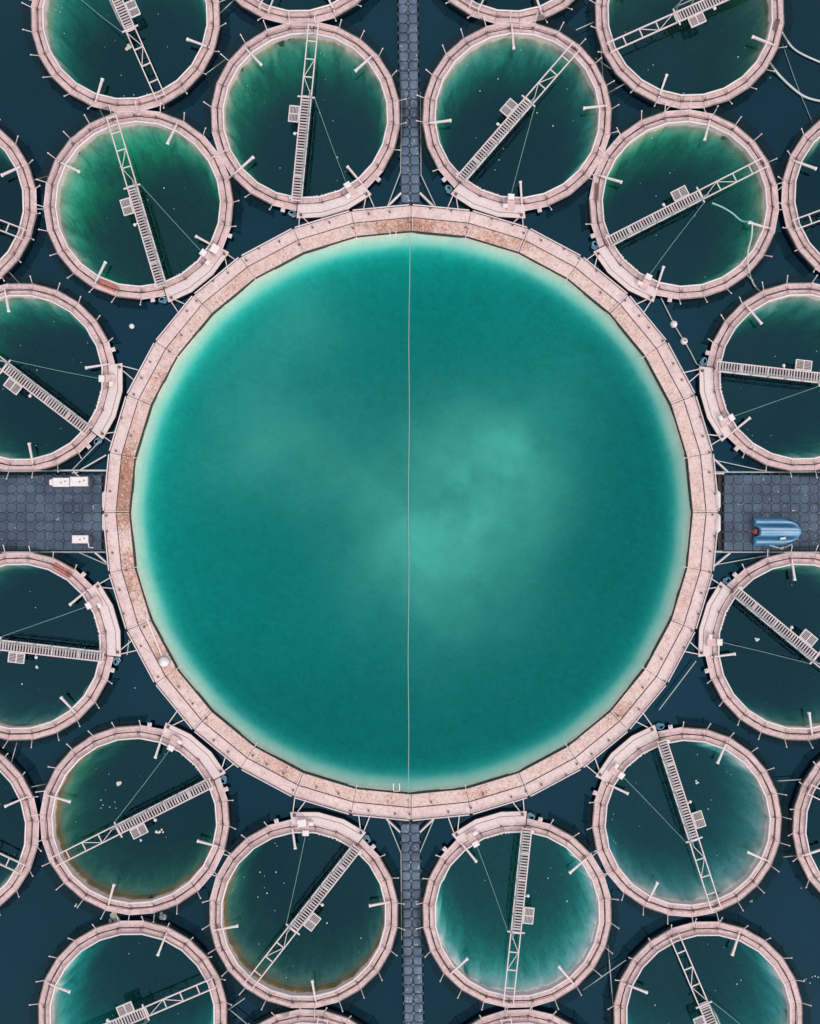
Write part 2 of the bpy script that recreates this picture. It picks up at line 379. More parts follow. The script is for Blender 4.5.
# ------------------------------------------------------------ lake
def lake():
    pts = []; edges = []; faces = []
    def loop(ps):
        o = len(pts); pts.extend(Vector(p) for p in ps); n = len(ps)
        edges.extend((o + i, o + (i + 1) % n) for i in range(n))
    loop([(-900, -900), (900, -900), (900, 900), (-900, 900)])
    holes = [(BC.x, BC.y, 15.3, 64)]
    for (px, py, A, k, l) in TANKS:
        c = P(px, py, ZD); holes.append((c.x, c.y, 4.5, 24))
    for (x, y, r, n) in holes: loop([(x + r * math.cos(2 * math.pi * i / n), y + r * math.sin(2 * math.pi * i / n)) for i in range(n)])
    vs, es, fs, _, _, _ = delaunay_2d_cdt(pts, edges, [], 0, 1e-5)
    keep = []
    for f in fs:
        c = sum((vs[i] for i in f), Vector((0, 0))) / len(f)
        if any(math.hypot(c.x - x, c.y - y) < r * .985 for (x, y, r, n) in holes): continue
        keep.append(tuple(f))
    mb = MB(); mb.add([(v.x, v.y, 0) for v in vs], keep)
    o = mb.build('water', M['lake']); 
    tag(o, 'dark blue lake water around all the floating rings', None, None, 'structure')
    for p in o.data.polygons:
        if p.normal.z < 0: p.flip()
    return o
lake()

# ------------------------------------------------------------ the giant basin
def seg_panel(mb, cx, cy, a0, a1, ro, ri, z0, z1, gap):
    g0 = gap / ro; g1 = gap / ri
    pts = [(cx + ri * math.cos(a0 + g1), cy + ri * math.sin(a0 + g1)), (cx + ro * math.cos(a0 + g0), cy + ro * math.sin(a0 + g0)),
           (cx + ro * math.cos(a1 - g0), cy + ro * math.sin(a1 - g0)), (cx + ri * math.cos(a1 - g1), cy + ri * math.sin(a1 - g1))]
    mb.prism(pts, z0, z1)
def ring_wall(mb, ro, ri, z0, z1, n):
    mb.lathe([(ri, z0), (ro, z0), (ro, z1), (ri, z1), (ri, z0)], n)

basin = empty('basin_ring', BC)
tag(basin, 'giant pale pink basin ring with rusty inner lane around bright teal water', 'fish pen')
mb = MB(); ring_wall(mb, 16.18, 14.955, -.4, ZB - .05, 32); mb.build('float_collar', M['black'], basin)
N = 32
for nm, ro, ri, mt, zt, gp in (('outer_walkway', BO, BM, 'ring_out', ZB + .03, .012), ('inner_walkway', BM - .05, BI + .05, 'ring_in', ZB, .010)):
    mb = MB()
    for i in range(N): seg_panel(mb, 0, 0, 2 * math.pi * (i + .0) / N, 2 * math.pi * (i + 1) / N, ro, ri, ZB - .06, zt, gp)
    mb.build(nm, M[mt], basin)
# outer pipe rail, a straight pipe on each side of the polygon
mb = MB()
for i in range(N):
    a0, a1 = 2 * math.pi * i / N + .006, 2 * math.pi * (i + 1) / N - .006
    r = BO + .03; z = ZB + .12
    mb.tube([(r * math.cos(a0), r * math.sin(a0), z), (r * math.cos(a1), r * math.sin(a1), z)], .032)
    for a in (a0 + .01, (a0 + a1) / 2, a1 - .01):
        rr = r * (math.cos((a1 - a0) / 2) if abs(a - (a0 + a1) / 2) < .01 else 1)
        mb.tube([(rr * math.cos(a), rr * math.sin(a), ZB - .1), (rr * math.cos(a), rr * math.sin(a), z)], .025, 6)
mb.build('edge_pipe', M['white'], basin)
# joint plates every second corner
for i in range(0, N, 2):
    a = 2 * math.pi * i / N; mb = MB()
    for da in (-.0045, .0045):
        r0, r1 = BI + .02, BO
        mb.tube([(r0 * math.cos(a + da), r0 * math.sin(a + da), ZB + .035), (r1 * math.cos(a + da), r1 * math.sin(a + da), ZB + .045)], .018, 6)
    mb.build('joint_bar', M['white'], basin)
random.seed(3)
for i in range(N * 3):
    mb = MB()
    a = 2 * math.pi * (i + random.uniform(-.2, .2)) / (N * 3); r = random.choice((BM + .28, BM + .3, BM - .3, BO - .12))
    mb.box((r * math.cos(a), r * math.sin(a), ZB + .07), (.09, .09, .09), a)
    mb.build('deck_fitting', M['stub'], basin)
# thin rim bars sticking in over the water at each corner
for i in range(1, N, 2):
    a = 2 * math.pi * i / N; mb = MB(); mb.tube([((BI + .1) * math.cos(a), (BI + .1) * math.sin(a), ZB), ((BI - .22) * math.cos(a), (BI - .22) * math.sin(a), ZB - .02)], .02, 6)
    mb.build('rim_bar', M['white'], basin)
# fender pads by the two docks
for x0, x1, y0, y1 in ((101.5, 107.5, 491, 509.5), (101.5, 107.5, 513, 531), (715, 721, 490.7, 509), (715, 721, 514, 532.5)):
    a = P(x0, y1, .35) - BC; b = P(x1, y0, .35) - BC; ch = .11; sgn = 1 if x0 < 400 else -1
    pts = [(a.x, a.y + ch), (a.x + ch, a.y), (b.x - ch, a.y), (b.x, a.y + ch), (b.x, b.y - ch), (b.x - ch, b.y), (a.x + ch, b.y), (a.x, b.y - ch)]
    mb = MB(); mb.prism(pts, -.1, ZB - .02, 0, .05); mb.build('fender_pad', M['bright'], basin)
# ladders into the basin
for px, py, s in ((393, 236, -1), (396.5, 785, 1)):
    mb = MB(); c = P(px, py, .3) - BC
    y_in = s * -.42
    for dx in (-.16, .16): mb.tube([(c.x + dx, c.y - y_in * .3, ZB + .05), (c.x + dx, c.y - y_in * -.6, ZB + .02), (c.x + dx, c.y - y_in * -.8, -.6)], .028, 6)
    for k in range(3): mb.tube([(c.x - .16, c.y + y_in * .8, ZB - .08 - .25 * k), (c.x + .16, c.y + y_in * .8, ZB - .08 - .25 * k)], .02, 6)
    mb.build('swim_ladder', M['bright'], basin)
# liner and water: a bowl
prof = [(14.96, .10), (14.95, -.05), (14.80, -.20), (14.52, -.42), (14.34, -.95), (14.2, -2.1), (13.9, -3.4), (13.0, -4.3), (11.2, -4.7), (7, -5.0), (3, -5.1), (.02, -5.1)]
B32 = lambda a, z: (math.cos(R(5.625)) / math.cos(a % R(11.25) - R(5.625))) if z > -.5 else 1
lm = liner_mat('basin_liner', (.84, .80, .68), (.68, .74, .60), .25, (.66, .58, .46), .5, 1, .45)
mb = MB(); mb.lathe(prof, 128, 0, 0, .10, True)
for q in range(len(mb.v)):
    x, y, z = mb.v[q]; f = B32(math.atan2(y, x), z); mb.v[q] = (x * f, y * f, z)
mb.build('liner', lm, basin, smooth=True)
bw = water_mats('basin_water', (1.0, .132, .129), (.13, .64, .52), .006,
     glow_patches=[(4.8, 2.4, 3.4, .34), (.6, .2, 4.6, .30), (-7.8, 4.2, 3.6, .20), (-6.2, 9.6, 3.0, .15), (2.0, -4.0, 4.2, .18), (7.0, 6, 3.5, .06)])
mb = MB(); n = 128
wp = [(14.97, 0.0), (14.97, -5.3), (.02, -5.3)]
mb.lathe(wp, n, 0, 1, 0, True)
mb.add([(14.97 * math.cos(2 * math.pi * i / n), 14.97 * math.sin(2 * math.pi * i / n), 0) for i in range(n)], [tuple(range(n))], 0)
for q in range(len(mb.v)):
    x, y, z = mb.v[q]; f = B32(math.atan2(y, x), z); mb.v[q] = (x * f, y * f, z)
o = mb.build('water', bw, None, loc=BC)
# weld the lid on
bm = bmesh.new(); bm.from_mesh(o.data); bmesh.ops.remove_doubles(bm, verts=bm.verts, dist=1e-4); bmesh.ops.recalc_face_normals(bm, faces=bm.faces); bm.to_mesh(o.data); bm.free()
tag(o, 'bright teal water filling the giant basin', None, None, 'structure')

# rope across the basin
mb = MB(); pts = []
for k in range(61):
    t = k / 60; p = P(409.6 - 1.2 * math.sin(t * math.pi * .5), 219 + t * (801 - 219), .06)
    p.z = .035 + (ZB + .08 - .03) * max(0, 1 - min(t, 1 - t) * 30); p.x += .02 * math.sin(t * 23)
    pts.append(p)
mb.tube(pts, .018, 6); tag(mb.build('rope', M['rope_mid']), 'pale rope stretched straight down the middle of the giant basin', 'rope')

# ------------------------------------------------------------ one small enclosure with its parts
WK = {
 #        sigma             body            bmix  liner pale        algae            amt  edge              edge_amt
 'green':  ((0.807, 0.204, 0.264), (.01, .05, .06), .05, (.58, .64, .50), (.22, .40, .27), .5, (.46, .40, .28), .5),
 'bright': ((0.722, 0.162, 0.230), (.01, .06, .06), .05, (.66, .70, .58), (.26, .43, .30), .4, (.40, .36, .24), .4),
 'olive':  ((0.468, 0.196, 0.315), (.02, .06, .06), .14, (.42, .46, .34), (.20, .30, .20), .8, (.40, .34, .22), .4),
 'dark':   ((0.722, 0.281, 0.306), (.01, .03, .05), .05, (.46, .50, .40), (.18, .30, .22), .7, (.35, .34, .22), .4),
 'teal':   ((0.765, 0.221, 0.264), (.01, .04, .06), .05, (.52, .58, .48), (.17, .33, .26), .5, (.38, .38, .28), .4),
 'brown':  ((0.595, 0.212, 0.289), (.01, .04, .05), .05, (.58, .58, .44), (.25, .33, .21), .5, (.38, .22, .10), .95),
 'tealp':  ((0.807, 0.170, 0.196), (.01, .05, .07), .05, (.76, .80, .76), (.34, .48, .42), .3, (.6, .6, .5), .3),
 'milky':  ((0.595, 0.140, 0.157), (.01, .07, .09), .06, (.98, .92, .90), (.58, .66, .62), .1, (.88, .80, .78), .5),
 'pale':   ((0.578, 0.178, 0.212), (.01, .06, .07), .08, (.86, .84, .76), (.45, .54, .44), .3, (.74, .68, .60), .5),
}
def arc(r, a0, a1, n, z): return [(r * math.cos(R(a0 + (a1 - a0) * k / n)), r * math.sin(R(a0 + (a1 - a0) * k / n)), z) for k in range(n + 1)]
def pol(r, a, z=0): return Vector((r * math.cos(R(a)), r * math.sin(R(a)), z))

POSTS = []
def make_enclosure():
    root = empty('ring_enclosure', (0, 0, 0))
    mb = MB(); ring_wall(mb, 4.95, 4.43, -.35, ZD - .05, 24); mb.build('float_collar', M['black'], root)
    rnd = random.Random(11)
    mo, mi_ = MB(), MB()
    for i in range(24):
        a0, a1 = 2 * math.pi * i / 24, 2 * math.pi * (i + 1) / 24
        if i >= 3: seg_panel(mo, 0, 0, a0, a1, RO, RM + .02, ZD - .055, ZD + .02, .008)
        seg_panel(mi_, 0, 0, a0, a1, RM - .045, RI + .02, ZD - .055, ZD, .008)
    mo.build('outer_walkway', M['deck'], root); mi_.build('inner_walkway', M['deck_in'], root)
    mb = MB(); mb.tube([pol(RI + .01, 15 * k, ZD + .09) for k in range(24)], .04, 6, closed=True)
    mb.build('inner_rim', M['bright'], root)
    mb = MB()
    mb.tube([pol(RO + .01, 15 * k, ZD + .0) for k in range(3, 25)], .03, 6)
    mb.build('outer_rim', M['white'], root)
    # raised platform on the side facing the basin
    pl = MB(); outer = [pol(5.44, a) for a in (.6, 15, 30, 45.6)]; inner = [pol(RM + .0, a) for a in (45.6, 30, 15, .6)]
    pl.prism([(p.x, p.y) for p in outer + inner], ZD - .02, ZD + .045)
    plat = pl.build('platform', M['platform'], root)
    mb = MB(); o2 = [pol(5.43, a) for a in (1.0, 15, 30, 45.2)]; i2 = [pol(4.97, a) for a in (45.0, 30, 15, 1.2)]
    mb.prism([(p.x, p.y) for p in o2 + i2], -.35, ZD - .022); mb.build('platform_float', M['black'], plat)
    mb = MB(); mb.tube([pol(5.20, a, ZD + .05) for a in (2, 15, 30, 44.5)], .012, 5); mb.build('seam', M['stub'], plat)
    for a in (3, 43.4): mb = MB(); mb.lathe([(.0, 0), (.075, 0), (.075, .1), (.05, .16), (.0, .16)], 10); mb.build('bollard', M['stub'], plat, loc=pol(5.28, a, ZD + .045))
    # leaning posts with bird net
    posts = []
    for k in range(4, 24):
        b = pol(RO - .02, 15 * k, ZD); t = pol(RO + .36 + rnd.uniform(-.05, .03), 15 * k + rnd.uniform(-1.2, .6), ZD + .30 + rnd.uniform(-.05, .05))
        mb = MB(); mb.tube([b, t], .022, 6); mb.tube([t - (t - b).normalized() * .03, t + (t - b).normalized() * .03], .036, 6)
        mb.build('net_post', M['white'], root); posts.append((b, t))
    POSTS.extend(posts)
    # dark stub posts between the lanes
    for k in range(24):
        a = 15 * k + rnd.uniform(.6, 1.4); mb = MB(); r0 = RM - .02 + rnd.uniform(-.03, .03)
        p = pol(r0, a); mb.box((p.x, p.y, ZD + .07), (.07, .10, .16), R(a)); mb.tube([pol(r0, a, ZD + .1), pol(r0 - .16, a + .4, ZD + .1)], .016, 5)
        mb.build('stanchion', M['stub'], root)
    mb = MB(); mb.tube([pol(RM - .02 + rnd.uniform(-.02, .02), 7.5 * k, ZD + .12) for k in range(48)], .014, 5, closed=True)
    mb.build('grab_line', M['stub'], root)
    # booms reaching in over the water
    for a in (45.5, 137, 226, 316):
        mb = MB(); p0, p1 = pol(4.80, a, ZD + .08), pol(3.55, a - .4, ZD + .14)
        mb.tube([p0, p1], .055, 4, r2=.075); bo = mb.build('boom', M['white'], root)
        mb = MB(); mb.box((p1.x, p1.y, p1.z), (.09, .15, .12), R(a), .02); mb.build('end_bracket', M['bright'], bo)
    # bridge
    ZS = .60; mb = MB(); W = .255
    for s in (-1, 1):
        mb.box((1.86, s * W, ZS - .03), (5.6, .06, .10)); mb.box((-2.86, s * W, ZS - .03), (3.82, .055, .09))
        mb.box((4.62, s * W, .44), (.06, .058, .22)); mb.box((-4.72, s * W, .44), (.06, .058, .22))
    br = mb.build('footbridge', M['white'], root)
    mb = MB(); k = 0; x = -.88
    while x < 4.62:
        if not (k % 12 == 11): mb.box((x, 0, ZS - .025), (.066, .445, .03))
        else: mb.box((x, 0, ZS - .02), (.09, .445, .03))
        x += .152; k += 1
    mb.build('grating', M['grate'], br)
    for x in (-.93, -.70, .5, 1.9, 3.3, 4.6): mb = MB(); mb.box((x, 0, ZS - .012), (.05, .45, .03)); mb.build('cross_bar', M['white'], br)
    for x in (-1.95, -2.9, -3.85, -4.70): mb = MB(); mb.box((x, 0, ZS - .03), (.05, .45, .05)); mb.build('rung', M['white'], br)
    for (xa, ya, xb, yb) in ((-1.0, W - .03, -1.92, -W + .03), (-1.98, -W + .03, -2.87, W - .03), (-2.93, W - .03, -3.82, -W + .03)):
        if xa < -2.5: continue
        mb = MB(); mb.tube([(xa, ya, ZS - .03), (xb, yb, ZS - .03)], .022, 4); mb.build('brace', M['white'], br)
    # railing on the one side
    mb = MB(); rx = [-.8 + i * .9 for i in range(7)]
    for x in rx: mb.tube([(x, W + .02, ZS - .05), (x, W + .05, ZS + .95)], .022, 6)
    for z in (.5, .95): mb.tube([(rx[0], W + .05, ZS + z), (rx[-1], W + .05, ZS + z)], .024, 6)
    mb.build('railing', M['steel'], br)
    mb = MB(); 
    for (x0, x1, y0, y1) in ((-.36, .50, -.30, -.34), (-.36, .50, -.80, -.84), (-.36, -.32, -.34, -.80), (.46, .50, -.34, -.80), (.05, .09, -.34, -.80)):
        mb.box(((x0 + x1) / 2, (y0 + y1) / 2, ZS), (abs(x1 - x0), abs(y1 - y0), .07))
    sp = mb.build('side_step', M['bright'], br)
    mb = MB()
    for i in range(6): mb.box((.07, -.38 - i * .075, ZS - .01), (.78, .034, .03))
    mb.build('step_grating', M['grate'], br)
    mb = MB(); mb.tube([(1.05, -.27, ZS), (1.12, -.40, ZS + .05)], .03, 6); mb.lathe([(0, -.06), (.06, -.04), (.085, .02), (.06, .08), (0, .10)], 10, cx=1.13, cy=-.42)
    for i in range(len(mb.v) - 50, len(mb.v)): mb.v[i] = (mb.v[i][0], mb.v[i][1], mb.v[i][2] + ZS + .05)
    mb.build('lamp', M['bright'], br)
    mb = MB(); mb.box((-.86, 0, ZS + .03), (.07, .92, .05)); mb.build('outrigger', M['white'], br)
    mb = MB(); mb.box((4.45, -.34, ZS - .08), (.2, .12, .1)); mb.build('hinge', M['white'], br)
    # winch on the platform and its cable
    wi = MB(); p = pol(4.36, 36.5, ZD + .16); wi.box(p, (.30, .34, .22), R(36.5), .03); wo_ = wi.build('winch', M['bright'], root)
    mb = MB(); p = pol(4.78, 36.8, ZD + .13); mb.box(p, (.50, .40, .16), R(36.8), .03); mb.build('winch_base', M['deck'], wo_)
    mb = MB(); p = pol(4.86, 33.4, ZD + .16); mb.box(p, (.20, .26, .20), R(33), .03); mb.build('motor_cover', M['bright'], wo_)
    mb = MB(); a = pol(4.22, 36.5, ZD + .2); b = Vector((-.86, .44, ZS)); q = []
    for i in range(13): t = i / 12; v = a.lerp(b, t); v.z -= .35 * math.sin(t * math.pi); q.append(v)
    mb.tube(q, .018, 5); mb.build('cable', M['rope_grn'], root)
    # cleats outside the ring, blue hose bundle at the bridge corner
    for a in (54.5, -8):
        mb = MB(); p = pol(RO + .11, a, ZD + .0); mb.box(p, (.20, .22, .06), R(a)); mb.box(pol(RO + .12, a, ZD + .07), (.07, .08, .1), R(a)); mb.build('cleat', M['white'], root)
    mb = MB()
    for j in range(3):
        c = pol(5.14 + .03 * j, -2.6 + .3 * j); rr = .13 + .035 * j
        mb.tube([(c.x + rr * math.cos(t) * .7, c.y - .04 + rr * math.sin(t), ZD - .06 + .035 * j) for t in [2 * math.pi * i / 14 for i in range(14)]], .018, 5, closed=True)
    mb.tube([pol(5.3, 0, ZD - .02), pol(5.38, -2, ZD - .1), pol(5.25, -4, ZD - .2), pol(5.05, -5.5, -.05)], .03, 6)
    mb.build('hose_bundle', M['hose_b'], root)
    # small clips hanging on the inside of the platform arc
    mb = MB(); 
    for a in (12, 14, 17, 20, 22, 24, 27): mb = MB(); mb.box(pol(RI - .05, a, ZD + .04), (.10, .07, .06), R(a + rnd.uniform(-20, 20))); mb.build('rim_clip', M['white'], root)
    return root

proto = make_enclosure(); index_kids()
lin_prof = [(4.37, ZD + .06), (4.35, .1), (4.33, -.05), (4.25, -.4), (4.15, -.9), (4.01, -1.7), (3.83, -2.8), (3.6, -4.2), (3.3, -6), (2.95, -8), (.05, -9)]
encl = []; GONE = []
for i, (px, py, A, kind, lab) in enumerate(TANKS):
    o = proto if i == 0 else copy_tree(proto)
    c = P(px, py, ZD); c.z = 0; o.location = c; o.rotation_euler = (0, 0, R(A))
    tag(o, lab, 'fish pen', 'small floating ring enclosures around the giant basin')
    encl.append(o)
    vr = random.Random(i * 13 + 5)
    if i:
        for ch in list(kids.get(o, [])):
            nm = ch.name.split('.')[0]
            if nm == 'boom': ch.rotation_euler.z = R(vr.uniform(-1.6, 1.6))
            elif nm in ('net_post', 'stanchion'):
                ch.rotation_euler.z = R(vr.uniform(-.5, .5))
                if vr.random() < .07: GONE.append(ch.name)
            elif nm == 'hose_bundle': ch.scale = (1 + vr.uniform(-.012, .012),) * 2 + (vr.uniform(.6, 1.2),)
    rot = Matrix.Rotation(R(A), 3, 'Z')
    for a_, k_ in ((2.0, 1), (4.5, 1), (44.2, -1), (41.5, -1)):
        p0 = c + rot @ pol(5.42, a_); d = p0 - BC; d.z = 0
        if d.length > BO + 2.5: continue
        tq = math.atan2(d.y, d.x) % R(11.25); e = BC + d.normalized() * (BO * math.cos(R(5.625)) / math.cos(tq - R(5.625)) - .06)
        e += Vector((-d.y, d.x, 0)).normalized() * (.22 if a_ in (2.0, 41.5) else -.22)
        p0.z = ZD - .01; e.z = ZB + .05; inv = rot.transposed()
        mb = MB(); mb.tube([inv @ (p0 - c), inv @ (e - c)], .03, 6); mb.build('coupling_rod', M['white'], o)
    others = [P(t[0], t[1], ZD) for t in TANKS if t[0] != px]
    for (b0, t0), (b1, t1) in zip(POSTS[:-1], POSTS[1:]):
        w = c + rot @ ((t0 + t1) / 2); w.z = 0
        if any((w - Vector((q.x, q.y, 0))).length < 5.25 for q in others): continue
        if (w - BC).length < BO + .1: continue
        mb = MB(); mb.add([b0 + Vector((0, 0, .02)), b1 + Vector((0, 0, .02)), t1, t0], [(0, 1, 2, 3)])
        mb.build('net_panel', M['net'], o, fix=False)
    sg, body, bm_, pale, alg, amt, edge, ea = WK[kind]
    rr = random.Random(i * 7 + 1); j = lambda v, s: tuple(x * (1 + rr.uniform(-s, s)) for x in v)
    lm = liner_mat('liner_fabric', j(pale, .06), j(alg, .1), amt, edge, ea, i)
    mb = MB(); mb.lathe(lin_prof, 144, 0, 0, {'milky': .42, 'pale': .34}.get(kind, .24), True, seed=i * 5)
    # match the 24-sided ring above the waterline
    for q in range(len(mb.v)):
        x, y, z = mb.v[q]; r = math.hypot(x, y)
        if r > 3.5:
            a = math.atan2(y, x) % R(15); f = math.cos(R(7.5)) / math.cos(a - R(7.5)); mb.v[q] = (x * f, y * f, z)
    mb.build('liner', lm, o, smooth=True)
    wm = water_mats('pen_water', j(sg, .07), body, bm_)
    mb = MB(); wp = [(4.39, 0), (4.39, -9.3), (.05, -9.3)]
    mb.lathe(wp, 24, 0, 1, 0, True)
    n = 24; mb.add([(4.39 * math.cos(2 * math.pi * q / n), 4.39 * math.sin(2 * math.pi * q / n), 0) for q in range(n)], [tuple(range(n))], 0)
    w = mb.build('water', wm, None, loc=c, rz=R(A))
    bm = bmesh.new(); bm.from_mesh(w.data); bmesh.ops.remove_doubles(bm, verts=bm.verts, dist=1e-4); bmesh.ops.recalc_face_normals(bm, faces=bm.faces); bm.to_mesh(w.data); bm.free()
    tag(w, 'still water inside the ' + ' '.join(lab.replace('pink ', '').split()[:9]).rstrip(','), None, None, 'structure')

kids.clear()
for nm in GONE: bpy.data.objects.remove(bpy.data.objects[nm])

# ------------------------------------------------------------ modular float docks
CELL = .502
def float_mesh(w=CELL, d=CELL, pf=0):
    mb = MB(); h = .008; c = .048 + pf * .6
    x0, x1, y0, y1 = -w / 2 + h, w / 2 - h, -d / 2 + h, d / 2 - h
    def ring(i, z, cc): return [(x0 + cc, y0 + i, z), (x1 - cc, y0 + i, z), (x1 - i, y0 + cc, z), (x1 - i, y1 - cc, z), (x1 - cc, y1 - i, z), (x0 + cc, y1 - i, z), (x0 + i, y1 - cc, z), (x0 + i, y0 + cc, z)]
    rings = [ring(0, -.1, c), ring(0, .325 - pf, c), ring(.006 + pf * .3, .338 - pf * .4, c + .002), ring(.018 + pf, .345, c + .006), ring(.10 + pf, .347 + pf * .2, .115 + pf)]
    vs = [v for r in rings for v in r]; fs = []
    for k in range(4):
        for i in range(8):
            j = (i + 1) % 8; fs.append((k * 8 + i, k * 8 + j, k * 8 + 8 + j, k * 8 + 8 + i))
    fs += [tuple(range(8))[::-1], tuple(range(32, 40))]
    mb.add(vs, fs); return mb
def pin_mesh(mt):
    mb = MB(); mb.lathe([(.0, .25), (.122, .25), (.122, .352), (.070, .352)], 12); mb.lathe([(.068, .30), (.068, .362), (.0, .366)], 12, mi=1)
    return mb
def dock(name, loc, rz, nx, ny, fm, label, gap_sides):
    root = empty(name, loc, rz); tag(root, label, 'dock')
    f0 = None; p0 = None
    for ix in range(nx):
        for iy in range(ny):
            x = (ix + .5) * CELL; y = (iy + .5) * CELL
            if f0 is None: o = float_mesh(pf=0 if ny > 2 else .06).build('float_cube', fm, root); f0 = o
            else: o = f0.copy(); C.objects.link(o); o.parent = root
            o.location = (x, y, random.uniform(-.008, .008)); o.rotation_euler = (random.uniform(-.01, .01), random.uniform(-.01, .01), 0)
    cnt = 0
    for ix in range(0, nx + 1):
        for iy in range(0, ny + 1):
            edge = ix in (0, nx) or iy in (0, ny)
            if edge or (ny > 2 and cnt >= 80): continue
            cnt += 1
            if p0 is None: o = pin_mesh(fm).build('locking_pin', [M['pin'], fm], root); p0 = o
            else: o = p0.copy(); C.objects.link(o); o.parent = root
            o.location = (ix * CELL, iy * CELL, 0)
    sp = [(ix * CELL, y) for ix in range(nx + 1) for y in (0, ny * CELL)] + [(x, iy * CELL) for iy in range(1, ny) for x in (0, nx * CELL)]
    mb = MB(); mb.box((0, 0, .2), (.13, .13, .14)); l0 = mb.build('edge_lug', M['dark'], root); l0.location = (*sp[0], 0)
    for q in sp[1:]: o = l0.copy(); C.objects.link(o); o.parent = root; o.location = (*q, 0)
    mb = MB(); mb.box((nx * CELL / 2, ny * CELL / 2, .02), (nx * CELL - .04, ny * CELL - .04, .1)); mb.build('underframe', M['black'], root)
    return root
M['pin'] = dock_mat('dark_pin_plastic', (.018, .024, .033), (.035, .045, .06), .9)
wz = P(101.3, 550.3, .34)
west = dock('float_dock', (wz.x - 12 * CELL, wz.y, 0), 0, 12, 8, M['float'], 'slate grey modular float dock at left edge carrying pale cases', 1)
ez = P(724.2, 550.6, .34)
east = dock('float_dock', (ez.x, ez.y, 0), 0, 12, 8, M['float'], 'slate grey modular float dock at right edge carrying the blue boat', 1)
nz = P(410.3, 202.5, .34)
north = dock('float_walkway', (nz.x, nz.y, 0), R(90.7), 24, 2, M['float_n'], 'narrow blue grey float walkway running up to the top edge', 1)
north.location = nz + Matrix.Rotation(R(90.7), 3, 'Z') @ Vector((0, -CELL, 0)); north.location.z = 0
sz = P(410, 824, .34)
south = dock('float_walkway', (0, 0, 0), R(-88.9), 24, 2, M['float_n'], 'narrow blue grey float walkway running down to the bottom edge', 1)
south.location = sz + Matrix.Rotation(R(-88.9), 3, 'Z') @ Vector((0, -CELL, 0)); south.location.z = 0

def to_local(root, p):
    m = Matrix.Translation(root.location) @ Matrix.Rotation(root.rotation_euler.z, 4, 'Z')
    return m.inverted() @ Vector(p)
def rods(root, name, lst, mt='white', z=.34):
    for (x0, y0, x1, y1, r) in lst:
        mb = MB(); mb.tube([to_local(root, P(x0, y0, z)), to_local(root, P(x1, y1, z))], r, 6); mb.build(name, M[mt], root)
rods(west, 'guide_rail', [(-60, 471, 106, 470.6, .045), (-60, 552, 106, 552, .045)], 'steel')
rods(west, 'brace', [(54, 470.5, 107, 470.5, .05), (80, 470, 106, 455, .035), (95, 552.5, 107, 563, .05)])
rods(east, 'guide_rail', [(714, 472, 880, 472, .045), (714, 552, 880, 552, .045)], 'steel')
rods(east, 'brace', [(713, 458, 728, 472, .05), (714, 473.5, 724, 473.5, .04), (714, 566, 730, 553, .05), (713, 551.5, 722, 551.5, .04)])
rods(north, 'brace', [(401, 193, 387.5, 206.5, .06), (420, 193, 434, 207, .06)])
rods(north, 'tension_wire', [(400.5, 172, 388, 205, .025), (421, 175, 436, 207, .025), (402, 90, 400.5, 172, .02), (420.5, 92, 421, 175, .02)], 'rope')
rods(south, 'brace', [(400, 832, 386.5, 819, .05), (420, 832, 433.5, 819, .05)])
rods(south, 'tension_wire', [(400.5, 852, 387, 819, .025), (420, 852, 434, 819, .025), (401, 852, 401.5, 940, .02)], 'rope')
mb = MB()
for root, xs in ((west, 12 * CELL + .16), (east, -.16)):
    mb = MB(); mb.box((xs, 4 * CELL, .02), (.22, 8 * CELL + .06, .3)); mb.build('end_beam', M['black'], root)
for root in (north, south): mb = MB(); mb.box((-.13, CELL, .05), (.20, 2 * CELL + .2, .3)); mb.build('end_beam', M['black'], root)

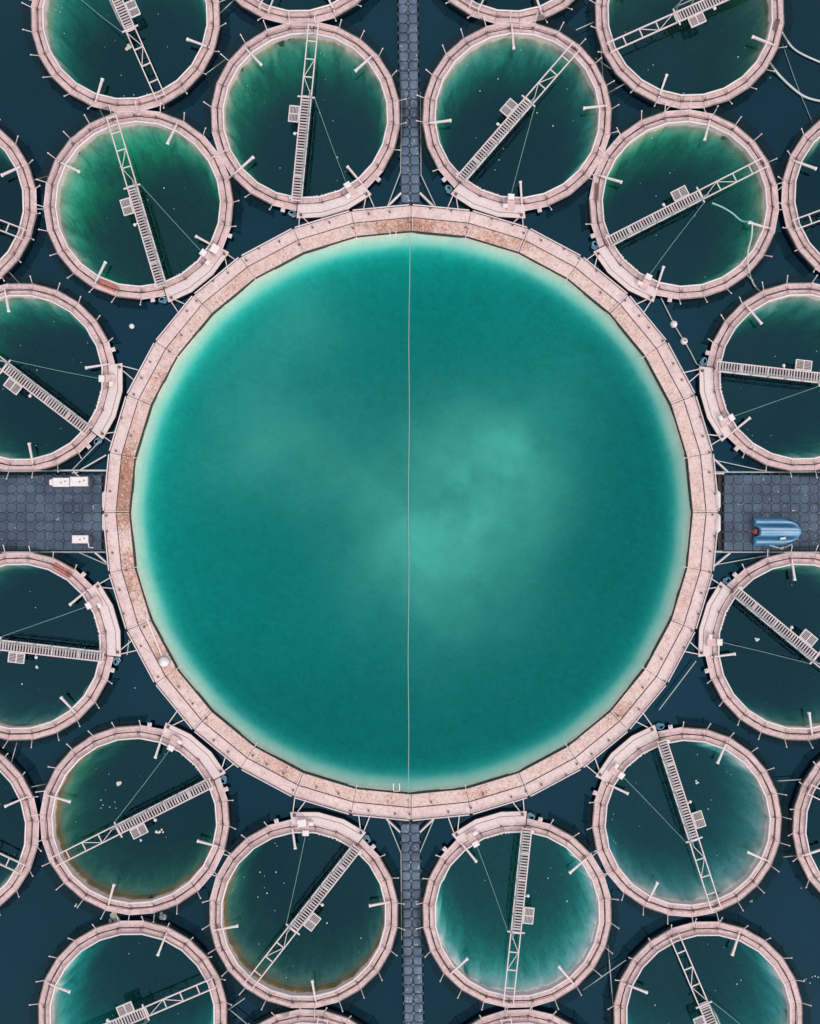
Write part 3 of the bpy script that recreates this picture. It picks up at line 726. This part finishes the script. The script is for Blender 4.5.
# ------------------------------------------------------------ blue boat upside down on the right dock
def boat():
    c = P(778, 531.5, .5); L, W_, HH = 2.58, 1.42, .42
    root = empty('boat', (c.x, c.y, .36), R(0)); tag(root, 'blue upturned plastic boat with pale ribs on the right dock', 'boat')
    m, nt, ns, ls, out = mat('blue_boat_plastic'); b = ns.new('ShaderNodeBsdfPrincipled'); ls.new(b.outputs[0], out.inputs[0])
    tc = ns.new('ShaderNodeTexCoord'); at = ns.new('ShaderNodeVertexColor') if False else None
    mp = ns.new('ShaderNodeMapping'); mp.inputs['Scale'].default_value = (.35, 4.5, 1); ls.new(tc.outputs['Object'], mp.inputs[0])
    st = noise_n(ns, ls, mp.outputs[0], 2.2, 5, .6, .3)
    sp = ns.new('ShaderNodeSeparateXYZ'); ls.new(tc.outputs['Object'], sp.inputs[0])
    rib_tone = math_n(ns, ls, 'ADD', math_n(ns, ls, 'MULTIPLY', sp.outputs[2], 1.25), math_n(ns, ls, 'MULTIPLY', st, .62))  # tone gets paler with height, broken by lengthwise streaks
    col = ramp(ns, ls, rib_tone, [(.48, (.02, .13, .27)), (.68, (.07, .22, .38)), (.86, (.17, .32, .47)), (1.0, (.34, .46, .58))])
    ls.new(col, b.inputs['Base Color']); b.inputs['Roughness'].default_value = .45
    mb = MB(); nu, nv = 40, 49; vs = []; fs = []
    def hgt(v, u):
        av = abs(v)
        side = math.exp(-((av - .74) / .17) ** 2) * .36; mid = math.exp(-(av / .40) ** 4) * .34; keel = .03 * math.cos(v * 26) if av < .34 else 0
        e = max(0, 1 - max(0, (av - .88) / .12) ** 2) ** .5
        return (.05 + (max(side, mid) + .10 + keel) * e)
    for i in range(nu + 1):
        u = i / nu
        for k in range(nv):
            v = -1 + 2 * k / (nv - 1); av = abs(v)
            x0 = -L / 2 + (.26 * max(0, 1 - (av / .42) ** 4))
            w = W_ / 2 * ((1 - max(0, (u - .55) / .45) ** 2.6 * .52))
            x1 = L / 2 - .30 * av ** 2.4
            bow = max(0, (u - .72) / .28)
            blend = bow ** 1.5
            h = hgt(v, u); hb = .05 + .42 * (1 - av ** 3) ** .5 if av < 1 else .05
            h = h * (1 - blend) + hb * blend
            h *= (1 - max(0, (u - .82) / .18) ** 2.4 * .93); 
            if i == 0: h = .03
            uu = 0 if i == 0 else (i - 1) / (nu - 1)
            vs.append((x0 + (x1 - x0) * uu, v * w, h))
    for i in range(nu):
        for k in range(nv - 1): a = i * nv + k; fs.append((a, a + 1, a + nv + 1, a + nv))
    mb.add(vs, fs); o = mb.build('hull', m, root, smooth=False)
    for p in o.data.polygons: p.use_smooth = p.index >= (nv - 1)
    md = o.modifiers.new('shell', 'SOLIDIFY'); md.thickness = .03
    mb = MB(); mb.tube([(-L / 2 + .02, -W_ / 2 * .98, .05)] + [(-L / 2 + L * t, -W_ / 2 * (1 - max(0, (t - .55) / .45) ** 2.6 * .52) * 1.0, .05) for t in (.2, .5, .7, .8, .88)], .035, 6)
    mb.tube([(-L / 2 + .02, W_ / 2 * .98, .05)] + [(-L / 2 + L * t, W_ / 2 * (1 - max(0, (t - .55) / .45) ** 2.6 * .52) * 1.0, .05) for t in (.2, .5, .7, .8, .88)], .035, 6)
    mb.build('gunwale', m, root)
    mb = MB(); mb.box((-L / 2 + .10, 0, .12), (.16, .26, .24), 0, .03); mb.tube([(-L / 2 + .05, 0, .15), (-L / 2 - .28, .02, .12)], .02, 6); mb.build('motor_bracket', M['red'], root)
    mb = MB(); mb.box((.15, -.36, .40), (.30, .12, .05), .15, .02); mb.build('patch', M['foam_w'], root)
boat()
mb = MB(); z = .38
mb.tube([P(769, 545, z), P(774, 546.5, z), P(781, 548.5, z), P(786, 547, z), P(792, 544, z)], .03, 6); mb.box(P(782, 548.3, .42), (.2, .14, .08), .3, .02)
tag(mb.build('rope', M['bright']), 'short pale rope with a block below the blue boat', 'rope')

# ------------------------------------------------------------ pale cases on the left dock
def case(px0, px1, py0, py1, label, nose, cap, zt=.32):
    a = P(px0, py1, .6); b = P(px1, py0, .6); cx, cy = (a.x + b.x) / 2, (a.y + b.y) / 2; L = b.x - a.x; W_ = b.y - a.y
    root = empty('equipment_case', (cx, cy, .35)); tag(root, label, 'case', 'pale cases on the left dock')
    mb = MB()
    x0 = -L / 2 + (.22 if nose else 0); x1 = L / 2 - (.2 if cap else 0)
    mb.prism([(x0, -W_ / 2), (x1, -W_ / 2), (x1, W_ / 2), (x0, W_ / 2)], 0, zt * .72, 0, .02)
    mb.build('case_body', M['white'], root)
    mb = MB(); mb.prism([(x0 - .01, -W_ / 2 - .015), (x1 - .03, -W_ / 2 - .015), (x1 - .03, W_ / 2 + .015), (x0 - .01, W_ / 2 + .015)], zt * .73, zt, 0, .04)
    lid = mb.build('lid', M['bright'], root)
    mb = MB()
    for x in (x0 + .2, x1 - .25): mb.box((x, -W_ / 2 - .03, zt * .7), (.07, .03, .08))
    for x, y in ((x1 - .2, .05), (x1 - .42, -.02)): mb.box((x, y, zt + .01), (.07, .05, .02))
    mb.build('latch', M['stub'], lid)
    if nose:
        mb = MB(); mb.prism([(-L / 2, -W_ * .28), (x0 - .012, -W_ * .45), (x0 - .012, W_ * .45), (-L / 2, W_ * .28)], .02, zt * .8, 0, .03); mb.build('nose', M['bright'], root)
    if cap:
        mb = MB(); mb.prism([(x1 + .002, -W_ * .46), (L / 2, -W_ * .38), (L / 2, W_ * .38), (x1 + .002, W_ * .46)], 0, zt * .8, 0, .03); mb.build('end_cap', M['dark'], root)
    return root
case(49, 69.5, 478, 486.5, 'pale case with tapered nose, left one of two in line on left dock', True, False)
case(70.3, 92, 477, 486, 'pale case with dark end cap behind the tapered case on left dock', False, True)
r3 = case(72, 92, 535.5, 543, 'single pale case near the lower edge of the left dock', False, True, .28)
mb = MB(); mb.tube([(.28, -.2, .12), (.28, -.42, .05), (.52, -.46, .05)], .03, 6); mb.build('stand', M['bright'], r3)
mb = MB(); mb.tube([P(73, 470, .4), P(76, 474, .42), P(79, 476.5, .45)], .04, 6); mb.tube([P(72, 473, .4), P(78, 472, .42)], .03, 6)
tag(mb.build('cleat', M['white']), 'small pale cleat on upper edge of left dock above the cases', 'cleat')

# ------------------------------------------------------------ things lying on decks
def ladder(p0, p1, label, w=.26):
    a, b = P(*p0, ZD), P(*p1, ZD); d = (b - a); L = d.length; rz = math.atan2(d.y, d.x)
    root = empty('ladder', (a.x, a.y, ZD + .06), rz); tag(root, label, 'ladder')
    for s in (-1, 1): mb = MB(); mb.box((L / 2, s * w / 2, 0), (L, .05, .06)); mb.build('side_rail', M['orange'], root)
    for k in range(5): mb = MB(); mb.box((L * (k + .5) / 5, 0, 0), (.06, w - .06, .04)); mb.build('rung', M['orange'], root)
ladder((99, 282), (117, 289.5), 'red ladder lying on the deck of the upper left ring')
ladder((54, 565), (71.5, 575.5), 'orange red ladder lying on the deck of the ring below left dock')
for p0, p1, lab in (((777.5, 20), (774.5, 31), 'brown board lying on the rim of the olive ring at the top right'), ((597, 184), (596, 200), 'brown board lying on the left rim of the ring with the sunken hose')):
    a, b = P(*p0, ZD), P(*p1, ZD); d = b - a; mb = MB(); mb.box((0, 0, 0), (d.length, .22, .05)); o = mb.build('board', M['brown']); o.location = (a + b) / 2 + Vector((0, 0, .055)); o.rotation_euler = (0, 0, math.atan2(d.y, d.x)); tag(o, lab, 'board', 'brown boards lying on ring rims')
for px, py, A, lab in ((216, 250.5, -31, 'white box on the platform of the upper left ring'), (302.5, 821, 96, 'white box on the platform of the ring with brown growth')):
    root = empty('storage_box', P(px, py, ZD) + Vector((0, 0, .05)), R(A)); tag(root, lab, 'box', 'white storage boxes on platforms')
    mb = MB(); mb.box((0, 0, .13), (.36, .42, .26), 0, .02); mb.build('box_body', M['white'], root)
    mb = MB(); mb.box((0, 0, .285), (.39, .45, .05), 0, .02); mb.build('lid', M['bright'], root)

# round white instrument dome on the giant ring and its pole
dm = empty('instrument_dome', P(164.5, 661.5, ZB) + Vector((0, 0, .01))); tag(dm, 'round white dome standing on inner lane of giant ring, lower left', 'dome')
mb = MB(); mb.lathe([(.26, 0), (.27, .08), (.24, .2), (.15, .3), (.02, .33)], 20, cap=True); mb.build('shell', M['bright'], dm, smooth=True)
mb = MB(); mb.lathe([(.29, 0), (.29, .05), (.2, .05)], 20); mb.build('base', M['hose_b'], dm)
mb = MB(); mb.tube([P(146.5, 618, ZB + .06), P(162, 656, ZB + .06)], .045, 6); tag(mb.build('pole', M['bright']), 'white pole lying beside the round white dome on the giant ring', 'pole')

# ------------------------------------------------------------ buoys
def buoy(px, py, r, lab, top=True):
    root = empty('buoy', P(px, py, .1) * 1.0); root.location.z = .05; tag(root, lab, 'buoy', 'round white buoys')
    mb = MB(); mb.lathe([(r * math.sin(t), r * -math.cos(t)) for t in [math.pi * (i + .05) / 10.1 for i in range(11)]], 18, cap='both'); mb.build('float_ball', M['bright'], root, smooth=True)
    if top: mb = MB(); mb.lathe([(.05, r - .01), (.05, r + .05), (.0, r + .05)], 8); mb.build('eye', M['stub'], root)
buoy(674, 324, .19, 'round white buoy on the knotted rope, upper of the pair', False)
buoy(684.3, 341, .19, 'round white buoy on the knotted rope with dark eye, lower of the pair')
buoy(131.5, 326, .14, 'lone small white buoy between two left rings above the dock', False)

# ------------------------------------------------------------ ropes, hoses
def rope(name, pts, r, mt, lab, cat='rope', z=.06, zs=None, group=None):
    ps = [P(x, y, (zs[i] if zs else z)) for i, (x, y) in enumerate(pts)]
    if len(ps) > 2:
        q = []
        for i in range(len(ps) - 1):
            p0, p1, p2, p3 = ps[max(i - 1, 0)], ps[i], ps[i + 1], ps[min(i + 2, len(ps) - 1)]
            for k in range(8):
                t = k / 8; q.append(.5 * ((2 * p1) + (p2 - p0) * t + (2 * p0 - 5 * p1 + 4 * p2 - p3) * t * t + (3 * p1 - p0 - 3 * p2 + p3) * t ** 3))
        ps = q + [ps[-1]]
    mb = MB(); mb.tube(ps, r, 6); return tag(mb.build(name, M[mt]), lab, cat, group)
rope('rope', [(661, 298), (668, 312), (674, 324), (679, 333), (684.3, 341), (691, 353), (697, 364), (703, 366)], .03, 'rope', 'slack rope threading the two round white buoys', z=.08)
rope('hose', [(782, 32), (792, 47), (806, 56), (830, 66)], .045, 'hose_w', 'upper pale hose looping off the olive ring toward the right edge', 'hose', zs=[.35, .1, .08, .08])
rope('hose', [(770, 63), (780, 76), (795, 90), (808, 98), (830, 103)], .055, 'hose_w', 'lower pale hose looping off the olive ring toward the right edge', 'hose', zs=[.35, .1, .08, .08, .08])
rope('hose', [(712, 203), (722, 207), (732, 213), (742, 221), (752, 221.5)], .045, 'hose_g', 'sea green hose floating in the ring at upper right of giant basin', 'hose', zs=[.02, .03, .04, .06, .45])
rope('hose', [(752.5, 222), (751.5, 237), (748, 252), (748.5, 268), (753, 283), (759.5, 291)], .04, 'hose_w', 'white hose hanging from a boom over the ring rim', 'hose', zs=[.45, .3, .40, .42, .1, .2])
rope('rope', [(782, 43), (795, 80), (805, 105), (813, 124)], .02, 'rope_grn', 'thin dark rope crossing water between the two hoses', z=.05)
rp = [
 ((576, 30), (594, 22), 'thin rope tying the diagonal bridge ring to olive ring, uppermost'),
 ((595, 58), (611, 69), 'thin rope tying the diagonal bridge ring to olive ring, middle one'),
 ((608, 93), (626, 83), 'thin rope tying the diagonal bridge ring to olive ring, lowest'),
 ((603, 80), (601, 48), 'thin upright wire between diagonal bridge ring and olive ring'),
 ((777, 191), (784, 185), 'short rope joining sunken hose ring to the right edge ring'),
 ((34, 180), (48, 176), 'short rope joining upper left sliver ring to red ladder ring, upper one'),
 ((36, 209), (46, 209), 'short rope joining upper left sliver ring to red ladder ring, lower one'),
 ((100, 110), (106, 122), 'short tie between red ladder ring and the ring above it'),
 ((218, 15), (236, -2), 'thin rope from upper left ring to the top edge'),
 ((207, 73), (226, 59), 'thin rope between the upper left ring and the upright bridge ring'),
 ((661, 115), (684, 93), 'pale line crossing the gap under the olive ring'),
 ((783, 857), (803, 855), 'thin rope joining pale green ring to lower right sliver ring, lower one'),
 ((777, 781), (801, 779.5), 'thin rope joining pale green ring to lower right sliver ring, upper one'),
 ((583, 990), (626, 960), 'long thin rope from white liner ring toward bottom right ring'),
 ((608, 945), (613, 1005), 'upright thin rope beside the bottom right ring'),
 ((31, 787), (46, 784), 'short rope joining lower left sliver ring to foam clump ring'),
 ((10, 767), (17, 742), 'short rope from lower left sliver ring up to ring above'),
 ((225, 1012), (245, 998), 'thin rope between brown growth ring and bottom left ring, upper one'),
 ((228, 1008), (260, 1035), 'thin rope slanting to the rim at the bottom edge'),
 ((9, 272), (22, 286), 'short rope between upper left sliver ring and ring above left dock'),
 ((659, 710), (696, 661), 'thin rope from pale green ring up to the ring below right dock'),
 ((72, 470), (100, 441), 'pale rope from left dock up to the ring platform corner'),
 ((78, 552), (110, 566), 'thin slack rope from lower edge of left dock toward giant ring'),
 ((714, 565), (770, 555), 'thin slack rope under the right dock'),
 ((714, 460), (765, 471), 'thin slack rope above the right dock'),
 ((127, 655), (129, 640), 'thin upright rope beside giant ring at lower left'),
]
for a, b, lab in rp: rope('rope', [a, b], .024, 'rope', lab, zs=[.33, .33], group='mooring ropes between rings')

# ------------------------------------------------------------ foam and drifting bits
def clump(px, py, r, lab, mt='foam', n=3):
    mb = MB(); rd = random.Random(int(px * 7 + py)); c = P(px, py, .03)
    for _ in range(n):
        x, y, q = c.x + rd.uniform(-r, r) * .8, c.y + rd.uniform(-r, r) * .8, r * rd.uniform(.4, .8)
        m = 9; mb.prism([(x + q * rd.uniform(.6, 1.1) * math.cos(6.283 * i / m), y + q * rd.uniform(.6, 1.1) * math.sin(6.283 * i / m)) for i in range(m)], -.01 + rd.uniform(0, .004), .03 + rd.uniform(0, .02))
    tag(mb.build('foam_clump', M[mt]), lab, 'foam', 'drifting foam clumps')
clump(127, 46.5, .17, 'tan foam clump beside the ladder bridge in the top left ring')
clump(118.5, 785.5, .16, 'largest tan foam clump, upper left of the bridge in its ring')
clump(158, 833.5, .14, 'tan foam clump below the side step of the bridge, left of twin')
clump(162.5, 831, .09, 'small tan foam clump right of its twin below the bridge')
clump(141, 840, .09, 'pale foam clump just under the side step in foam clump ring', 'foam_w')
clump(113.5, 917, .26, 'yellowish brown weed clump between two lower left rings', 'foam', 5)
clump(162.5, 915.5, .2, 'faint blue grey foam clump right of the weed clump', 'foam_w', 4)
clump(75, 905.5, .09, 'small white foam clump in open water left of the lower rings', 'foam_w')
clump(697, 782, .12, 'white foam clump in the pale green ring', 'foam_w')
clump(751, 901.5, .09, 'small pink foam clump on open water right of pale green ring')
clump(36, 667, .09, 'pale foam clump under the bridge of the ring below left dock', 'foam_w')
clump(757, 640, .10, 'pale foam clump beside the bridge of the ring below right dock', 'foam_w')
rd = random.Random(5); mb = MB()
def speck(x, y, q): mb.prism([(x + q * rd.uniform(.6, 1.2) * math.cos(6.283 * i / 6), y + q * rd.uniform(.6, 1.2) * math.sin(6.283 * i / 6)) for i in range(6)], .004, .014 + rd.uniform(0, .006))
for (px, py) in [(101, 800), (103, 805), (115, 802), (116, 808), (110, 807), (101, 808), (277, 846), (275, 843), (260, 872), (276, 872), (284, 883), (267, 893), (258, 897), (327, 923), (312, 905), (259, 944), (361, 938),
                 (498, 79), (480, 91), (537, 113), (553, 126), (499, 160), (495, 170), (333, 121), (320, 113), (337, 157), (338, 158), (280, 168), (652, 138), (648, 70), (653, 65), (738, 57), (770, 78), (656, 196), (695, 216), (164, 188), (174, 209), (148, 200),
                 (56, 10), (62, 8), (60, 12), (124, 96), (134, 95), (147, 94), (135, 688), (548, 878), (567, 901), (708, 809), (737, 984), (741, 980), (22, 684), (801, 888), (806, 979), (812, 977), (815, 976), (818, 977), (804, 980), (810, 983), (655, 1005), (64, 865), (37, 370), (3, 389)]:
    p = P(px, py, 0); speck(p.x, p.y, rd.uniform(.022, .042))
for k in range(240):
    t = encl[rd.randrange(24)].location; a = rd.uniform(0, 6.283); r = 3.9 * math.sqrt(rd.random()) if rd.random() < .8 else rd.uniform(3.6, 4.0)
    speck(t.x + r * math.cos(a), t.y + r * math.sin(a), rd.uniform(.010, .024))
tag(mb.build('foam_specks', M['foam_w']), 'tiny pale foam specks scattered over the water', 'foam', None, 'stuff')
